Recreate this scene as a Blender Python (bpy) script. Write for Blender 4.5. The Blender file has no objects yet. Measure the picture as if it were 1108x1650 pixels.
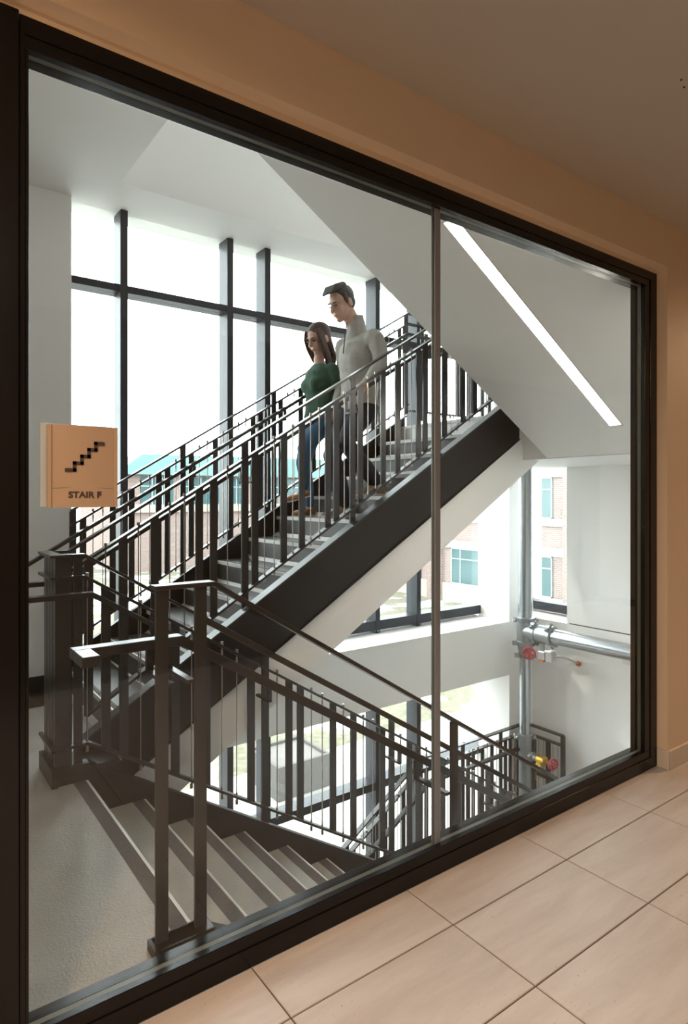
import bpy, bmesh, math, random
from mathutils import Vector, Matrix, Euler

# ------------------------------------------------------------------ camera, sky, sun, exposure
scene = bpy.context.scene
C = scene.collection
EYE = 1.36
cd = bpy.data.cameras.new('camera'); cam = bpy.data.objects.new('camera', cd); C.objects.link(cam)
cam.location = (0, 0, EYE)
cam.rotation_euler = (math.radians(90), 0, math.radians(-36.3))
cd.sensor_fit = 'VERTICAL'; cd.sensor_height = 36.0; cd.lens = 1012 / 1650 * 36.0
cd.shift_y = -25 / 1650
cd.clip_start = 0.02; cd.clip_end = 500
scene.camera = cam
scene.view_settings.view_transform = 'Standard'
scene.view_settings.look = 'None'
scene.view_settings.gamma = 1
scene.view_settings.use_curve_mapping = False
scene.view_settings.exposure = 0.85
world = bpy.data.worlds.new('sky'); scene.world = world
world.use_nodes = True
bg = world.node_tree.nodes['Background']
bg.inputs['Color'].default_value = (0.94, 0.97, 1.0, 1); bg.inputs['Strength'].default_value = 5.5
sd = bpy.data.lights.new('sun', 'SUN'); sd.energy = 0.6; sd.angle = math.radians(2.0); sd.color = (1.0, 0.95, 0.87)
sun = bpy.data.objects.new('sun', sd); C.objects.link(sun)
sun.rotation_euler = Vector((2.4, -1.0, -1.0)).to_track_quat('-Z', 'Y').to_euler()

# ------------------------------------------------------------------ helpers
ORG = {}
def V(*a): return Vector(a)
def setp(o, label=None, cat=None, group=None, kind=None):
    if label: o['label'] = label
    if cat: o['category'] = cat
    if group: o['group'] = group
    if kind: o['kind'] = kind
    return o
def thing(name, loc, label=None, cat=None, group=None, kind=None):
    o = bpy.data.objects.new(name, None); C.objects.link(o); o.location = loc
    o.empty_display_size = 0.1
    ORG[o.name] = Vector(loc)
    return setp(o, label, cat, group, kind)
def link(o, parent=None, origin=None):
    C.objects.link(o)
    if parent is not None:
        o.parent = parent
        ORG[o.name] = ORG[parent.name]
    return o
class MB:
    def __init__(s): s.v = []; s.f = []
    def add(s, vs, fs):
        b = len(s.v); s.v += [Vector(p) for p in vs]; s.f += [tuple(b + i for i in f) for f in fs]; return s
    def box(s, lo, hi):
        (a, b, c), (d, e, f) = lo, hi
        return s.add([(a,b,c),(d,b,c),(d,e,c),(a,e,c),(a,b,f),(d,b,f),(d,e,f),(a,e,f)],
                     [(0,3,2,1),(4,5,6,7),(0,1,5,4),(1,2,6,5),(2,3,7,6),(3,0,4,7)])
    def prism(s, poly, y0, y1):                 # polygon of (x, z), extruded along y
        n = len(poly)
        vs = [(x, y0, z) for x, z in poly] + [(x, y1, z) for x, z in poly]
        fs = [tuple(range(n)), tuple(range(2*n-1, n-1, -1))] + [(i, i+n, (i+1) % n + n, (i+1) % n) for i in range(n)]
        return s.add(vs, fs)
    def prismz(s, poly, z0, z1):                # polygon of (x, y), extruded along z
        n = len(poly)
        vs = [(x, y, z0) for x, y in poly] + [(x, y, z1) for x, y in poly]
        fs = [tuple(range(n-1, -1, -1)), tuple(range(n, 2*n))] + [(i, (i+1) % n, (i+1) % n + n, i+n) for i in range(n)]
        return s.add(vs, fs)
    def path(s, pts, w, t, side=(0, 1, 0)):     # flat bar swept along points with mitred joints; w along side, t across
        side = Vector(side).normalized(); pts = [Vector(p) for p in pts]; rings = []
        for i, p in enumerate(pts):
            d0 = (p - pts[i-1]).normalized() if i > 0 else None
            d1 = (pts[i+1] - p).normalized() if i < len(pts)-1 else None
            if d0 is None: d, k = d1, 1
            elif d1 is None: d, k = d0, 1
            else:
                d = (d0 + d1).normalized(); k = 1 / max(0.3, d.dot(d0))
            u = side.cross(d).normalized()
            rings.append([p + side*w/2 + u*t/2*k, p - side*w/2 + u*t/2*k, p - side*w/2 - u*t/2*k, p + side*w/2 - u*t/2*k])
        vs = [q for r in rings for q in r]; n = len(rings); fs = [(0,1,2,3), (4*n-1,4*n-2,4*n-3,4*n-4)]
        for i in range(n-1):
            for k in range(4):
                fs.append((4*i+k, 4*i+4+k, 4*i+4+(k+1) % 4, 4*i+(k+1) % 4))
        return s.add(vs, fs)
    def tube(s, pts, r, n=10, cap=True):
        pts = [Vector(p) for p in pts]; rs = r if isinstance(r, (list, tuple)) else [r]*len(pts)
        ref = None; rings = []
        for i, p in enumerate(pts):
            d = (pts[min(i+1, len(pts)-1)] - pts[max(i-1, 0)]).normalized()
            if ref is None: ref = Vector((0,0,1)) if abs(d.z) < .9 else Vector((1,0,0))
            a = d.cross(ref).normalized(); b = d.cross(a).normalized(); ref = -b if False else ref
            rings.append([p + (a*math.cos(2*math.pi*k/n) + b*math.sin(2*math.pi*k/n))*rs[i] for k in range(n)])
        vs = [q for r_ in rings for q in r_]; fs = []
        for i in range(len(rings)-1):
            for k in range(n):
                fs.append((i*n+k, i*n+(k+1) % n, (i+1)*n+(k+1) % n, (i+1)*n+k))
        if cap:
            fs.append(tuple(range(n-1, -1, -1))); fs.append(tuple(range((len(rings)-1)*n, len(rings)*n)))
        return s.add(vs, fs)
    def torus(s, c, axis, R, r, n=24, m=8):
        axis = Vector(axis).normalized(); ref = Vector((0,0,1)) if abs(axis.z) < .9 else Vector((1,0,0))
        a = axis.cross(ref).normalized(); b = axis.cross(a); c = Vector(c); vs = []; fs = []
        for i in range(n):
            t = 2*math.pi*i/n; e = a*math.cos(t) + b*math.sin(t)
            for k in range(m):
                p = 2*math.pi*k/m; vs.append(c + e*(R + r*math.cos(p)) + axis*r*math.sin(p))
        for i in range(n):
            for k in range(m):
                fs.append((i*m+k, ((i+1) % n)*m+k, ((i+1) % n)*m+(k+1) % m, i*m+(k+1) % m))
        return s.add(vs, fs)
    def mesh(s, name, mats, off=Vector((0,0,0)), smooth=False):
        me = bpy.data.meshes.new(name); me.from_pydata([tuple(p - off) for p in s.v], [], s.f)
        bm = bmesh.new(); bm.from_mesh(me); bmesh.ops.recalc_face_normals(bm, faces=bm.faces); bm.to_mesh(me); bm.free()
        for m in (mats if isinstance(mats, (list, tuple)) else [mats]): me.materials.append(m)
        if smooth:
            for p in me.polygons: p.use_smooth = True
            try: me.set_sharp_from_angle(angle=math.radians(40))
            except Exception: pass
        return me
    def build(s, name, mat, parent=None, smooth=False, label=None, cat=None, group=None, kind=None, bevel=0):
        if parent is not None: off = ORG[parent.name]
        else:
            xs = [p.x for p in s.v]; ys = [p.y for p in s.v]; zs = [p.z for p in s.v]
            off = Vector(((min(xs)+max(xs))/2, (min(ys)+max(ys))/2, min(zs)))
        o = bpy.data.objects.new(name, s.mesh(name, mat, off, smooth)); C.objects.link(o)
        if parent is not None: o.parent = parent
        else: o.location = off
        ORG[o.name] = off
        if bevel:
            m = o.modifiers.new('bevel', 'BEVEL'); m.width = bevel; m.segments = 2; m.limit_method = 'ANGLE'
        return setp(o, label, cat, group, kind)
def inst(name, me, pos, parent, rot=None):
    o = bpy.data.objects.new(name, me); C.objects.link(o); o.parent = parent
    o.location = Vector(pos) - ORG[parent.name]
    if rot: o.rotation_euler = rot
    ORG[o.name] = Vector(pos)
    return o

# ------------------------------------------------------------------ materials
def mat(name, col, rough=.5, metal=0, spec=.5, var=0, vscale=8, bump=0, bscale=60, coat=0):
    m = bpy.data.materials.new(name); m.use_nodes = True; nt = m.node_tree; b = nt.nodes['Principled BSDF']
    b.inputs['Base Color'].default_value = (*col, 1); b.inputs['Roughness'].default_value = rough
    b.inputs['Metallic'].default_value = metal; b.inputs['Specular IOR Level'].default_value = spec
    if coat: b.inputs['Coat Weight'].default_value = coat; b.inputs['Coat Roughness'].default_value = .08
    tc = nt.nodes.new('ShaderNodeTexCoord')
    if var:
        n = nt.nodes.new('ShaderNodeTexNoise'); n.inputs['Scale'].default_value = vscale; n.inputs['Detail'].default_value = 5
        r = nt.nodes.new('ShaderNodeMixRGB'); r.inputs[1].default_value = (*[c*(1-var) for c in col], 1)
        r.inputs[2].default_value = (*[min(1, c*(1+var)) for c in col], 1)
        nt.links.new(tc.outputs['Object'], n.inputs['Vector']); nt.links.new(n.outputs['Fac'], r.inputs[0])
        nt.links.new(r.outputs[0], b.inputs['Base Color'])
    if bump:
        n2 = nt.nodes.new('ShaderNodeTexNoise'); n2.inputs['Scale'].default_value = bscale; n2.inputs['Detail'].default_value = 3
        bp = nt.nodes.new('ShaderNodeBump'); bp.inputs['Strength'].default_value = bump; bp.inputs['Distance'].default_value = .01
        nt.links.new(tc.outputs['Object'], n2.inputs['Vector']); nt.links.new(n2.outputs['Fac'], bp.inputs['Height'])
        nt.links.new(bp.outputs['Normal'], b.inputs['Normal'])
    return m
def glassmat(name, tint, f0=.04, gloss=1.0):
    m = bpy.data.materials.new(name); m.use_nodes = True; nt = m.node_tree; nt.nodes.clear()
    out = nt.nodes.new('ShaderNodeOutputMaterial'); mx = nt.nodes.new('ShaderNodeMixShader')
    tr = nt.nodes.new('ShaderNodeBsdfTransparent'); gl = nt.nodes.new('ShaderNodeBsdfGlossy'); ge = nt.nodes.new('ShaderNodeNewGeometry')
    tr.inputs['Color'].default_value = (*tint, 1); gl.inputs['Roughness'].default_value = 0
    gl.inputs['Color'].default_value = (gloss, gloss, gloss, 1)
    def mth(op, a=None, b=None):
        n = nt.nodes.new('ShaderNodeMath'); n.operation = op
        for i, q in enumerate((a, b)):
            if isinstance(q, (int, float)): n.inputs[i].default_value = q
            elif q is not None: nt.links.new(q, n.inputs[i])
        return n.outputs[0]
    d = nt.nodes.new('ShaderNodeVectorMath'); d.operation = 'DOT_PRODUCT'
    nt.links.new(ge.outputs['Normal'], d.inputs[0]); nt.links.new(ge.outputs['Incoming'], d.inputs[1])
    k = mth('SUBTRACT', 1.0, mth('ABSOLUTE', d.outputs['Value'])); p = mth('POWER', k, 5.0)   # Schlick reflectance of clear glass
    f = mth('ADD', mth('MULTIPLY', p, 1 - f0), f0)
    nt.links.new(f, mx.inputs[0]); nt.links.new(tr.outputs[0], mx.inputs[1]); nt.links.new(gl.outputs[0], mx.inputs[2])
    nt.links.new(mx.outputs[0], out.inputs[0]); return m
def emit(name, col, s):
    m = bpy.data.materials.new(name); m.use_nodes = True; b = m.node_tree.nodes['Principled BSDF']
    b.inputs['Base Color'].default_value = (.9, .9, .9, 1); b.inputs['Emission Color'].default_value = (*col, 1); b.inputs['Emission Strength'].default_value = s
    return m
M = {}
M['paint_white'] = mat('paint_white', (.87, .85, .825), .6, bump=.03, bscale=150)
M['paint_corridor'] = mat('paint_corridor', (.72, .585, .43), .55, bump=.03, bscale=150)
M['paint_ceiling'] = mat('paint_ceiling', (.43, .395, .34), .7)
M['frame_black'] = mat('frame_black', (.006, .005, .0045), .2, spec=.3)
M['mullion'] = mat('mullion', (.030, .034, .042), .4, spec=.3)
M['steel'] = mat('steel', (.020, .0195, .020), .28, spec=.55)
M['stringer'] = mat('stringer', (.016, .014, .0135), .42, spec=.3, var=.12, vscale=3)
M['rod'] = mat('rod', (.42, .38, .33), .35, metal=1)
M['chrome'] = mat('chrome', (.24, .265, .29), .3, metal=.25)
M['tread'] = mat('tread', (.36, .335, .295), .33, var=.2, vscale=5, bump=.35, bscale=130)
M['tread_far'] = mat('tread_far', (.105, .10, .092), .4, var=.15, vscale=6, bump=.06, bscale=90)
M['nosing_strip'] = mat('nosing_strip', (.11, .095, .088), .75, var=.25, vscale=60, bump=.4, bscale=250)
M['nosing_edge'] = mat('nosing_edge', (.66, .65, .62), .4)
M['riser'] = mat('riser', (.35, .315, .27), .45, var=.12, vscale=4)
M['grout'] = mat('grout', (.10, .085, .07), .8)
M['rear_darkened'] = mat('rear_darkened', (.14, .10, .07), .6)  # unseen rear wall, colour darkened to weaken its warm reflection in the glass
M['pane'] = glassmat('pane', (.985, .995, .985), .028)
M['pane_out'] = glassmat('pane_out', (.93, .965, .96))
M['green_edge'] = mat('green_edge', (.10, .095, .065), .3)
M['sign_face'] = mat('sign_face', (.37, .265, .18), .35)
M['sign_back'] = mat('sign_back', (.70, .71, .72), .3, metal=.3)
M['sign_print'] = mat('sign_print', (.045, .03, .022), .5)
M['galv'] = mat('galv', (.40, .43, .45), .25, metal=.85, var=.12, vscale=14)
M['galv_dark'] = mat('galv_dark', (.36, .39, .405), .38, metal=.8, var=.15, vscale=20)
M['valve_red'] = mat('valve_red', (.42, .035, .05), .35)
M['brass'] = mat('brass', (.62, .40, .08), .28, metal=1)
M['orange'] = mat('orange', (.45, .13, .03), .5)
M['alum'] = mat('alum', (.6, .6, .6), .4, metal=.9)
M['white_plastic'] = mat('white_plastic', (.72, .72, .70), .4)
M['led'] = emit('led', (1.0, .92, .80), 15.0)
M['concrete'] = mat('concrete', (.24, .23, .215), .8, var=.08, vscale=1.5)
M['planter'] = mat('planter', (.075, .07, .065), .85, var=.1, vscale=6, bump=.1, bscale=30)
M['precast'] = mat('precast', (.25, .225, .19), .8, var=.06, vscale=2)
M['teal_metal'] = mat('teal_metal', (.085, .17, .165), .4)
M['bld_glass'] = mat('bld_glass', (.04, .085, .09), .1, spec=.35)
M['bld_frame'] = mat('bld_frame', (.25, .3, .3), .4)
M['bark'] = mat('bark', (.15, .12, .10), .9)
M['snow'] = mat('snow', (.5, .51, .52), .7, bump=.2, bscale=8)
M['gravel'] = mat('gravel', (.12, .11, .10), .95, var=.5, vscale=40, bump=.6, bscale=60)
M['base_tile'] = mat('base_tile', (.62, .56, .49), .45, var=.1, vscale=20)
M['rubber_base'] = mat('rubber_base', (.015, .015, .017), .5)
M['lamp_lens'] = emit('lamp_lens', (1.0, .72, .44), 6.0)

def tile_mat():
    m = mat('floor_tile', (.60, .55, .50), .34); nt = m.node_tree; b = nt.nodes['Principled BSDF']
    tc = nt.nodes.new('ShaderNodeTexCoord'); oi = nt.nodes.new('ShaderNodeObjectInfo')
    mp = nt.nodes.new('ShaderNodeMapping'); mp.inputs['Scale'].default_value = (1.6, 9, 1); mp.inputs['Rotation'].default_value = (0, 0, .12)
    ad = nt.nodes.new('ShaderNodeVectorMath'); ad.operation = 'MULTIPLY_ADD'; ad.inputs[1].default_value = (37, 37, 37)
    n = nt.nodes.new('ShaderNodeTexNoise'); n.inputs['Scale'].default_value = 1.6; n.inputs['Detail'].default_value = 8; n.inputs['Roughness'].default_value = .62
    n.inputs['Distortion'].default_value = .25
    nt.links.new(oi.outputs['Random'], ad.inputs[0]); nt.links.new(tc.outputs['Object'], mp.inputs['Vector'])
    nt.links.new(mp.outputs[0], ad.inputs[2]); nt.links.new(ad.outputs[0], n.inputs['Vector'])
    r = nt.nodes.new('ShaderNodeValToRGB')
    r.color_ramp.elements[0].position = .28; r.color_ramp.elements[0].color = (.45, .405, .375, 1)
    r.color_ramp.elements[1].position = .62; r.color_ramp.elements[1].color = (.56, .52, .495, 1)
    nt.links.new(n.outputs['Fac'], r.inputs[0])
    n3 = nt.nodes.new('ShaderNodeTexNoise'); n3.inputs['Scale'].default_value = 90
    r3 = nt.nodes.new('ShaderNodeValToRGB'); r3.color_ramp.elements[0].position = .24; r3.color_ramp.elements[0].color = (.55, .5, .45, 1)
    r3.color_ramp.elements[1].position = .31; r3.color_ramp.elements[1].color = (1, 1, 1, 1)
    nt.links.new(tc.outputs['Object'], n3.inputs['Vector']); nt.links.new(n3.outputs['Fac'], r3.inputs[0])
    mu = nt.nodes.new('ShaderNodeMixRGB'); mu.blend_type = 'MULTIPLY'; mu.inputs[0].default_value = 1
    nt.links.new(r.outputs[0], mu.inputs[1]); nt.links.new(r3.outputs[0], mu.inputs[2]); nt.links.new(mu.outputs[0], b.inputs['Base Color'])
    return m
M['tile'] = tile_mat()
def brick_mat():
    m = mat('brick', (.4, .2, .15), .85); nt = m.node_tree; b = nt.nodes['Principled BSDF']
    tc = nt.nodes.new('ShaderNodeTexCoord'); sx = nt.nodes.new('ShaderNodeSeparateXYZ'); cx = nt.nodes.new('ShaderNodeCombineXYZ'); a = nt.nodes.new('ShaderNodeMath')
    nt.links.new(tc.outputs['Object'], sx.inputs[0]); nt.links.new(sx.outputs[0], a.inputs[0]); nt.links.new(sx.outputs[1], a.inputs[1])
    nt.links.new(a.outputs[0], cx.inputs[0]); nt.links.new(sx.outputs[2], cx.inputs[1])
    br = nt.nodes.new('ShaderNodeTexBrick'); br.inputs['Scale'].default_value = 1; br.inputs['Brick Width'].default_value = .26
    br.inputs['Row Height'].default_value = .09; br.inputs['Mortar Size'].default_value = .012
    br.inputs['Color1'].default_value = (.18, .115, .097, 1); br.inputs['Color2'].default_value = (.14, .088, .075, 1); br.inputs['Mortar'].default_value = (.24, .215, .20, 1)
    nt.links.new(cx.outputs[0], br.inputs['Vector']); nt.links.new(br.outputs['Color'], b.inputs['Base Color']); return m
M['brick'] = brick_mat()
def ground_mat():
    m = mat('lawn', (.3, .27, .15), .95); nt = m.node_tree; b = nt.nodes['Principled BSDF']
    tc = nt.nodes.new('ShaderNodeTexCoord'); n = nt.nodes.new('ShaderNodeTexNoise'); n.inputs['Scale'].default_value = .55; n.inputs['Detail'].default_value = 7
    n2 = nt.nodes.new('ShaderNodeTexNoise'); n2.inputs['Scale'].default_value = 6; n2.inputs['Detail'].default_value = 6
    r = nt.nodes.new('ShaderNodeValToRGB'); r.color_ramp.elements[0].position = .3; r.color_ramp.elements[0].color = (.085, .08, .048, 1)
    r.color_ramp.elements[1].position = .75; r.color_ramp.elements[1].color = (.15, .138, .10, 1)
    s = nt.nodes.new('ShaderNodeValToRGB'); s.color_ramp.elements[0].position = .52; s.color_ramp.elements[0].color = (0, 0, 0, 1)
    s.color_ramp.elements[1].position = .60; s.color_ramp.elements[1].color = (1, 1, 1, 1)
    mx = nt.nodes.new('ShaderNodeMixRGB'); mx.inputs[2].default_value = (.4, .41, .42, 1)
    nt.links.new(tc.outputs['Object'], n.inputs['Vector']); nt.links.new(tc.outputs['Object'], n2.inputs['Vector'])
    nt.links.new(n2.outputs['Fac'], r.inputs[0]); nt.links.new(n.outputs['Fac'], s.inputs[0])
    nt.links.new(s.outputs[0], mx.inputs[0]); nt.links.new(r.outputs[0], mx.inputs[1]); nt.links.new(mx.outputs[0], b.inputs['Base Color']); return m
M['lawn'] = ground_mat()

# ------------------------------------------------------------------ constants of the place
R_, T_ = .1705, .2794                       # riser, tread
S_ = R_ / T_
YF, YG, YB = 1.62, 1.655, 1.70              # storefront frame face, glass, frame back
YI, YW = 4.44, 4.84                         # beam face and window plane of the far wall
HEAD, SLAB = 3.54, .58
Z_LOW = -13 * R_                            # lower half landing
Z_MID = 12 * R_                             # upper half landing
MIDSOF = 1.67
XR = 5.85
GROUND = -4.35
# ------------------------------------------------------------------ corridor
XJ0, TX, YJ0, TY, GR = 1.462, .6025, 1.403, .3114, .0045
fl = MB().box((-3.0, -1.6, -.30), (8, 1.62, -.0035)).build('floor_corridor', M['grout'], kind='structure')
meshes = {}
for i in range(-8, 12):
    for j in range(-1, 11):
        x0, x1 = XJ0 + i*TX, XJ0 + (i+1)*TX
        y1 = YJ0 - j*TY + TY if False else YJ0 - (j)*TY; y0 = y1 - TY
        y1 = min(y1, 1.622)
        if y0 > 1.6 or y0 < -1.65 or x0 < -2.9 or x1 > 7.6: continue
        key = round(y1 - y0, 3)
        if key not in meshes:
            w, d = TX - GR, (y1 - y0) - GR; b = .0018
            mb = MB(); mb.add([(-w/2,-d/2,-.006),(w/2,-d/2,-.006),(w/2,d/2,-.006),(-w/2,d/2,-.006),
                               (-w/2,-d/2,-b),(w/2,-d/2,-b),(w/2,d/2,-b),(-w/2,d/2,-b),
                               (-w/2+b,-d/2+b,0),(w/2-b,-d/2+b,0),(w/2-b,d/2-b,0),(-w/2+b,d/2-b,0)],
                              [(0,1,5,4),(1,2,6,5),(2,3,7,6),(3,0,4,7),(4,5,9,8),(5,6,10,9),(6,7,11,10),(7,4,8,11),(8,9,10,11)])
            meshes[key] = mb.mesh('tile', M['tile'])
        inst('tile', meshes[key], ((x0+x1)/2, (y0+y1)/2, 0), fl)
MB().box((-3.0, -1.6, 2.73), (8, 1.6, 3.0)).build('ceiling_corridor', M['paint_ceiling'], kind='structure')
w = MB()
w.box((3.153, 1.57, 0), (8, 1.66, 2.75)); w.box((-3, 1.57, 2.505), (3.153, 1.66, 2.75)); w.box((-3, 1.57, 0), (-.12, 1.66, 2.505))
w.box((-.12, 1.622, 2.482), (3.153, 1.66, 2.505))
w.build('wall_front', M['paint_corridor'], kind='structure')
w = MB()
w.box((3.150, 1.66, -4.6), (6.6, 1.75, 7.8)); w.box((-.6, 1.66, 2.485), (3.150, 1.75, 7.8)); w.box((-.6, 1.66, -.0), (-.12, 1.75, 2.485))
w.box((-.6, 1.625, -4.6), (3.150, 1.75, -.005))
w.build('wall_stair_front', M['paint_white'], kind='structure')
MB().box((-3.1, -1.7, -.2), (8, -1.6, 2.75)).build('wall_rear', M['rear_darkened'], kind='structure')
MB().box((-3.1, -1.6, -.2), (-3.0, 1.57, 2.75)).build('wall_left', M['paint_corridor'], kind='structure')
MB().box((8, -1.7, -.2), (8.1, 1.66, 2.75)).build('wall_end', M['paint_corridor'], kind='structure')
# tiled base along the wall beside the frame
bs = thing('baseboard_front', (3.2, 1.565, 0), kind='structure')
xs = [3.155, 3.279, 3.58, 3.885, 4.19, 4.49, 4.795, 5.1]
for a, b in zip(xs, xs[1:]):
    MB().box((a+.002, 1.556, .001), (b-.002, 1.57, .092)).build('base_tile', M['base_tile'], bs, bevel=.002)
MB().box((3.141, 1.558, .001), (3.153, 1.618, .092)).build('base_tile', M['base_tile'], bs, bevel=.002)
# unseen downlights added to light the corridor, placed clear of the glass reflections
for k, (x, y) in enumerate(((-1.6, .1), (-.45, .45), (.0, -.9), (5.6, .95), (-1.7, -.9))):
    dl = thing('added_downlight', (x, y, 2.73), 'round unseen added downlight in the corridor ceiling, ' + ('by the left end wall', 'left of the storefront', 'above the camera side', 'at the right end', 'in the left rear corner')[k], 'ceiling light', 'added corridor downlights')
    mb = MB(); mb.torus((x, y, 2.728), (0,0,1), .085, .008, 24, 6); mb.build('trim_ring', M['white_plastic'], dl, True)
    mb = MB(); mb.tube([(x, y, 2.7295), (x, y, 2.726)], .078, 20); mb.build('lens', M['lamp_lens'], dl)
    ld = bpy.data.lights.new('downlight', 'AREA'); ld.shape = 'DISK'; ld.size = .15; ld.energy = (32 if x > 3 else 20) if y > 0 else 15; ld.color = (1.0, .64, .36) if y > 0 else (1.0, .93, .87); ld.spread = math.radians(170)
    lo = bpy.data.objects.new('added_downlight_lamp', ld); C.objects.link(lo); lo.parent = dl; lo.location = (0, 0, -.01)
# sprinkler-like pinholes in the ceiling
for k, (x, y) in enumerate(((2.114, 1.0075), (2.16, 1.02))):
    MB().tube([(x, y, 2.7305), (x, y, 2.727)], .0035, 10).build('ceiling_plug', M['mullion'], None, label='tiny dark plug in the corridor ceiling, ' + ('upper' if k == 0 else 'lower') + ' of two at the right edge', cat='plug', group='ceiling plugs')

# ------------------------------------------------------------------ storefront (interior window)
w1 = thing('window_1', (1.65, 1.65, 0), kind='structure')
def frame(nm, lo, hi, bv=.0015): MB().box(lo, hi).build(nm, M['frame_black'], w1, bevel=bv)
frame('sill', (.256, YF, 0), (3.148, YB, .058)); frame('sill_stop', (.258, YF+.004, .058), (3.146, YG-.008, .095)); frame('sill_stop', (.258, YG+.008, .058), (3.146, YB, .095))
frame('head', (.256, YF, 2.440), (3.148, YB, 2.482)); frame('head_stop', (.258, YF+.004, 2.409), (3.146, YG-.008, 2.440)); frame('head_stop', (.258, YG+.008, 2.409), (3.146, YB, 2.440))
frame('jamb', (3.088, YF, .058), (3.148, YB, 2.44)); frame('jamb_stop', (3.040, YF+.004, .095), (3.088, YG-.008, 2.409)); frame('jamb_stop', (3.040, YG+.008, .095), (3.088, YB, 2.409))
frame('jamb', (.256, YF, .058), (.268, YB, 2.44)); frame('jamb_stop', (.268, YF+.004, .095), (.2766, YG-.006, 2.409)); frame('jamb_stop', (.268, YG+.006, .095), (.2766, YB-.004, 2.409))
frame('door_post', (-.12, YF-.012, 0), (.2535, YB, 2.482), .002)
for nm, lo, hi in (('gasket', (.27, YG-.008, .088), (3.05, YG+.008, .0945)), ('gasket', (.27, YG-.008, 2.4095), (3.05, YG+.008, 2.416)), ('gasket', (3.0405, YG-.008, .0945), (3.048, YG+.008, 2.4095))):
    MB().box(lo, hi).build(nm, M['green_edge'], w1)
for a, b in ((.274, 1.626), (1.640, 3.044)):
    MB().box((a, YG-.005, .09), (b, YG+.005, 2.414)).build('pane', M['pane'], w1)
mb = MB(); mb.box((1.620, YG-.011, .095), (1.646, YG-.0055, 2.409)); mb.box((1.620, YG+.0055, .095), (1.646, YG+.011, 2.409)); mb.box((1.629, YG-.006, .095), (1.637, YG+.006, 2.409))
mb.build('joint_channel', M['chrome'], w1, bevel=.001)

# sign on the glass
SX0, SX1, SZ0, SZ1 = .319, .483, 1.3335, 1.5348; SY = 1.636
sg = thing('wall_sign', (.401, SY, SZ0), 'tan stair sign with a dark stair symbol, fixed to the glass', 'sign')
mb = MB(); n = 12
prof = []
for i in range(n+1):
    t = i/n; x = SX0 + .009 + (SX1-SX0-.018)*t; prof.append((x, SY - .004*math.sin(math.pi*t)))
poly = prof + [(SX1-.009, SY+.008), (SX0+.009, SY+.008)]
mb.prismz(poly, SZ0, SZ1); mb.build('face_panel', M['sign_face'], sg)
MB().box((SX0, SY-.004, SZ0), (SX0+.0085, SY+.012, SZ1)).build('side_rail', M['sign_face'], sg, bevel=.001)
MB().box((SX1-.0085, SY-.004, SZ0), (SX1, SY+.012, SZ1)).build('side_rail', M['sign_face'], sg, bevel=.001)
MB().box((SX0+.001, SY+.0085, SZ0+.001), (SX1-.001, SY+.0125, SZ1-.001)).build('back_plate', M['frame_black'], sg)
MB().box((SX0+.009, SY-.0035, SZ0+.0485), (SX1-.009, SY-.0028, SZ0+.0492)).build('insert_seam', M['riser'], sg)
MB().box((SX0-.011, YG+.006, SZ0+.002), (SX1-.004, YG+.012, SZ1+.004)).build('rear_plate', M['sign_back'], sg)
def sgx(f): return SX0 + f*(SX1-SX0)
def sgz(p): return SZ0 + (1085-p)/905*(SZ1-SZ0)
ex = [(365,490,655,692),(452,570,578,615),(532,648,502,538),(610,725,425,462),(688,805,352,388)]
mb = MB(); Wd = lambda x: sgx((x-185)/775)
pts_t = []
for k, (a, b, t, u) in enumerate(ex):
    mb.box((Wd(a), SY-.0060, sgz(u)), (Wd(b), SY-.0035, sgz(t)))
    if k: mb.box((Wd(a), SY-.0060, sgz(ex[k-1][3])), (Wd(a+38), SY-.0035, sgz(t)))
mb.build('stair_symbol', M['sign_print'], sg)
tc_ = bpy.data.curves.new('letters', 'FONT'); tc_.body = 'STAIR F'; tc_.size = .0213; tc_.extrude = .0008; tc_.offset = .0006; tc_.align_x = 'CENTER'
to = bpy.data.objects.new('tmp_letters', tc_); C.objects.link(to); bpy.context.view_layer.update()
me = bpy.data.meshes.new_from_object(to.evaluated_get(bpy.context.evaluated_depsgraph_get())); bpy.data.objects.remove(to)
me.materials.clear(); me.materials.append(M['sign_print'])
lt = bpy.data.objects.new('lettering', me); C.objects.link(lt); lt.parent = sg; lt.scale = (1.09, 1, 1); lt.rotation_euler = (math.radians(90), 0, 0)
lt.location = (.402 + .003 - .401 - .001, -.0042, .0238)

# ------------------------------------------------------------------ stairwell shell
w = MB()
w.box((-.6, YW, -4.6), (1.105, 5.15, 7.8))
w.box((5.49, YI, -4.6), (5.90, 4.875, 7.8)); w.box((5.80, 4.875, -4.6), (5.90, 5.15, 7.8))
w.box((5.90, YW, -4.6), (6.6, 5.15, 7.8))
w.box((.70, YI, -SLAB), (5.49, 5.12, 0)); w.box((1.10, YI, HEAD), (5.49, 5.12, HEAD+SLAB)); w.box((1.10, YI+.1, HEAD+SLAB), (2.2, 5.12, 7.8)); w.box((4.6, YI+.1, HEAD+SLAB), (5.49, 5.12, 7.8)); w.box((2.2, YI+.1, 6.6), (4.6, 5.12, 7.8))  # pieces above the upper beam narrow the unseen window to limit its daylight
w.build('wall_back', M['paint_white'], kind='structure')
w = MB()
w.box((XR, 1.75, -4.6), (6.6, 3.97, 7.8)); w.box((5.90, 3.97, -4.6), (6.6, YW, 0)); w.box((5.90, 3.97, HEAD), (6.6, YW, HEAD+SLAB)); w.box((5.9, 3.97, 7.4), (6.6, YW, 7.8))
w.build('wall_right', M['paint_white'], kind='structure')
MB().box((XR-.0015, 1.8, .012), (XR+.001, 3.94, .022)).build('trim_1', M['mullion'], kind='structure')
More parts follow.
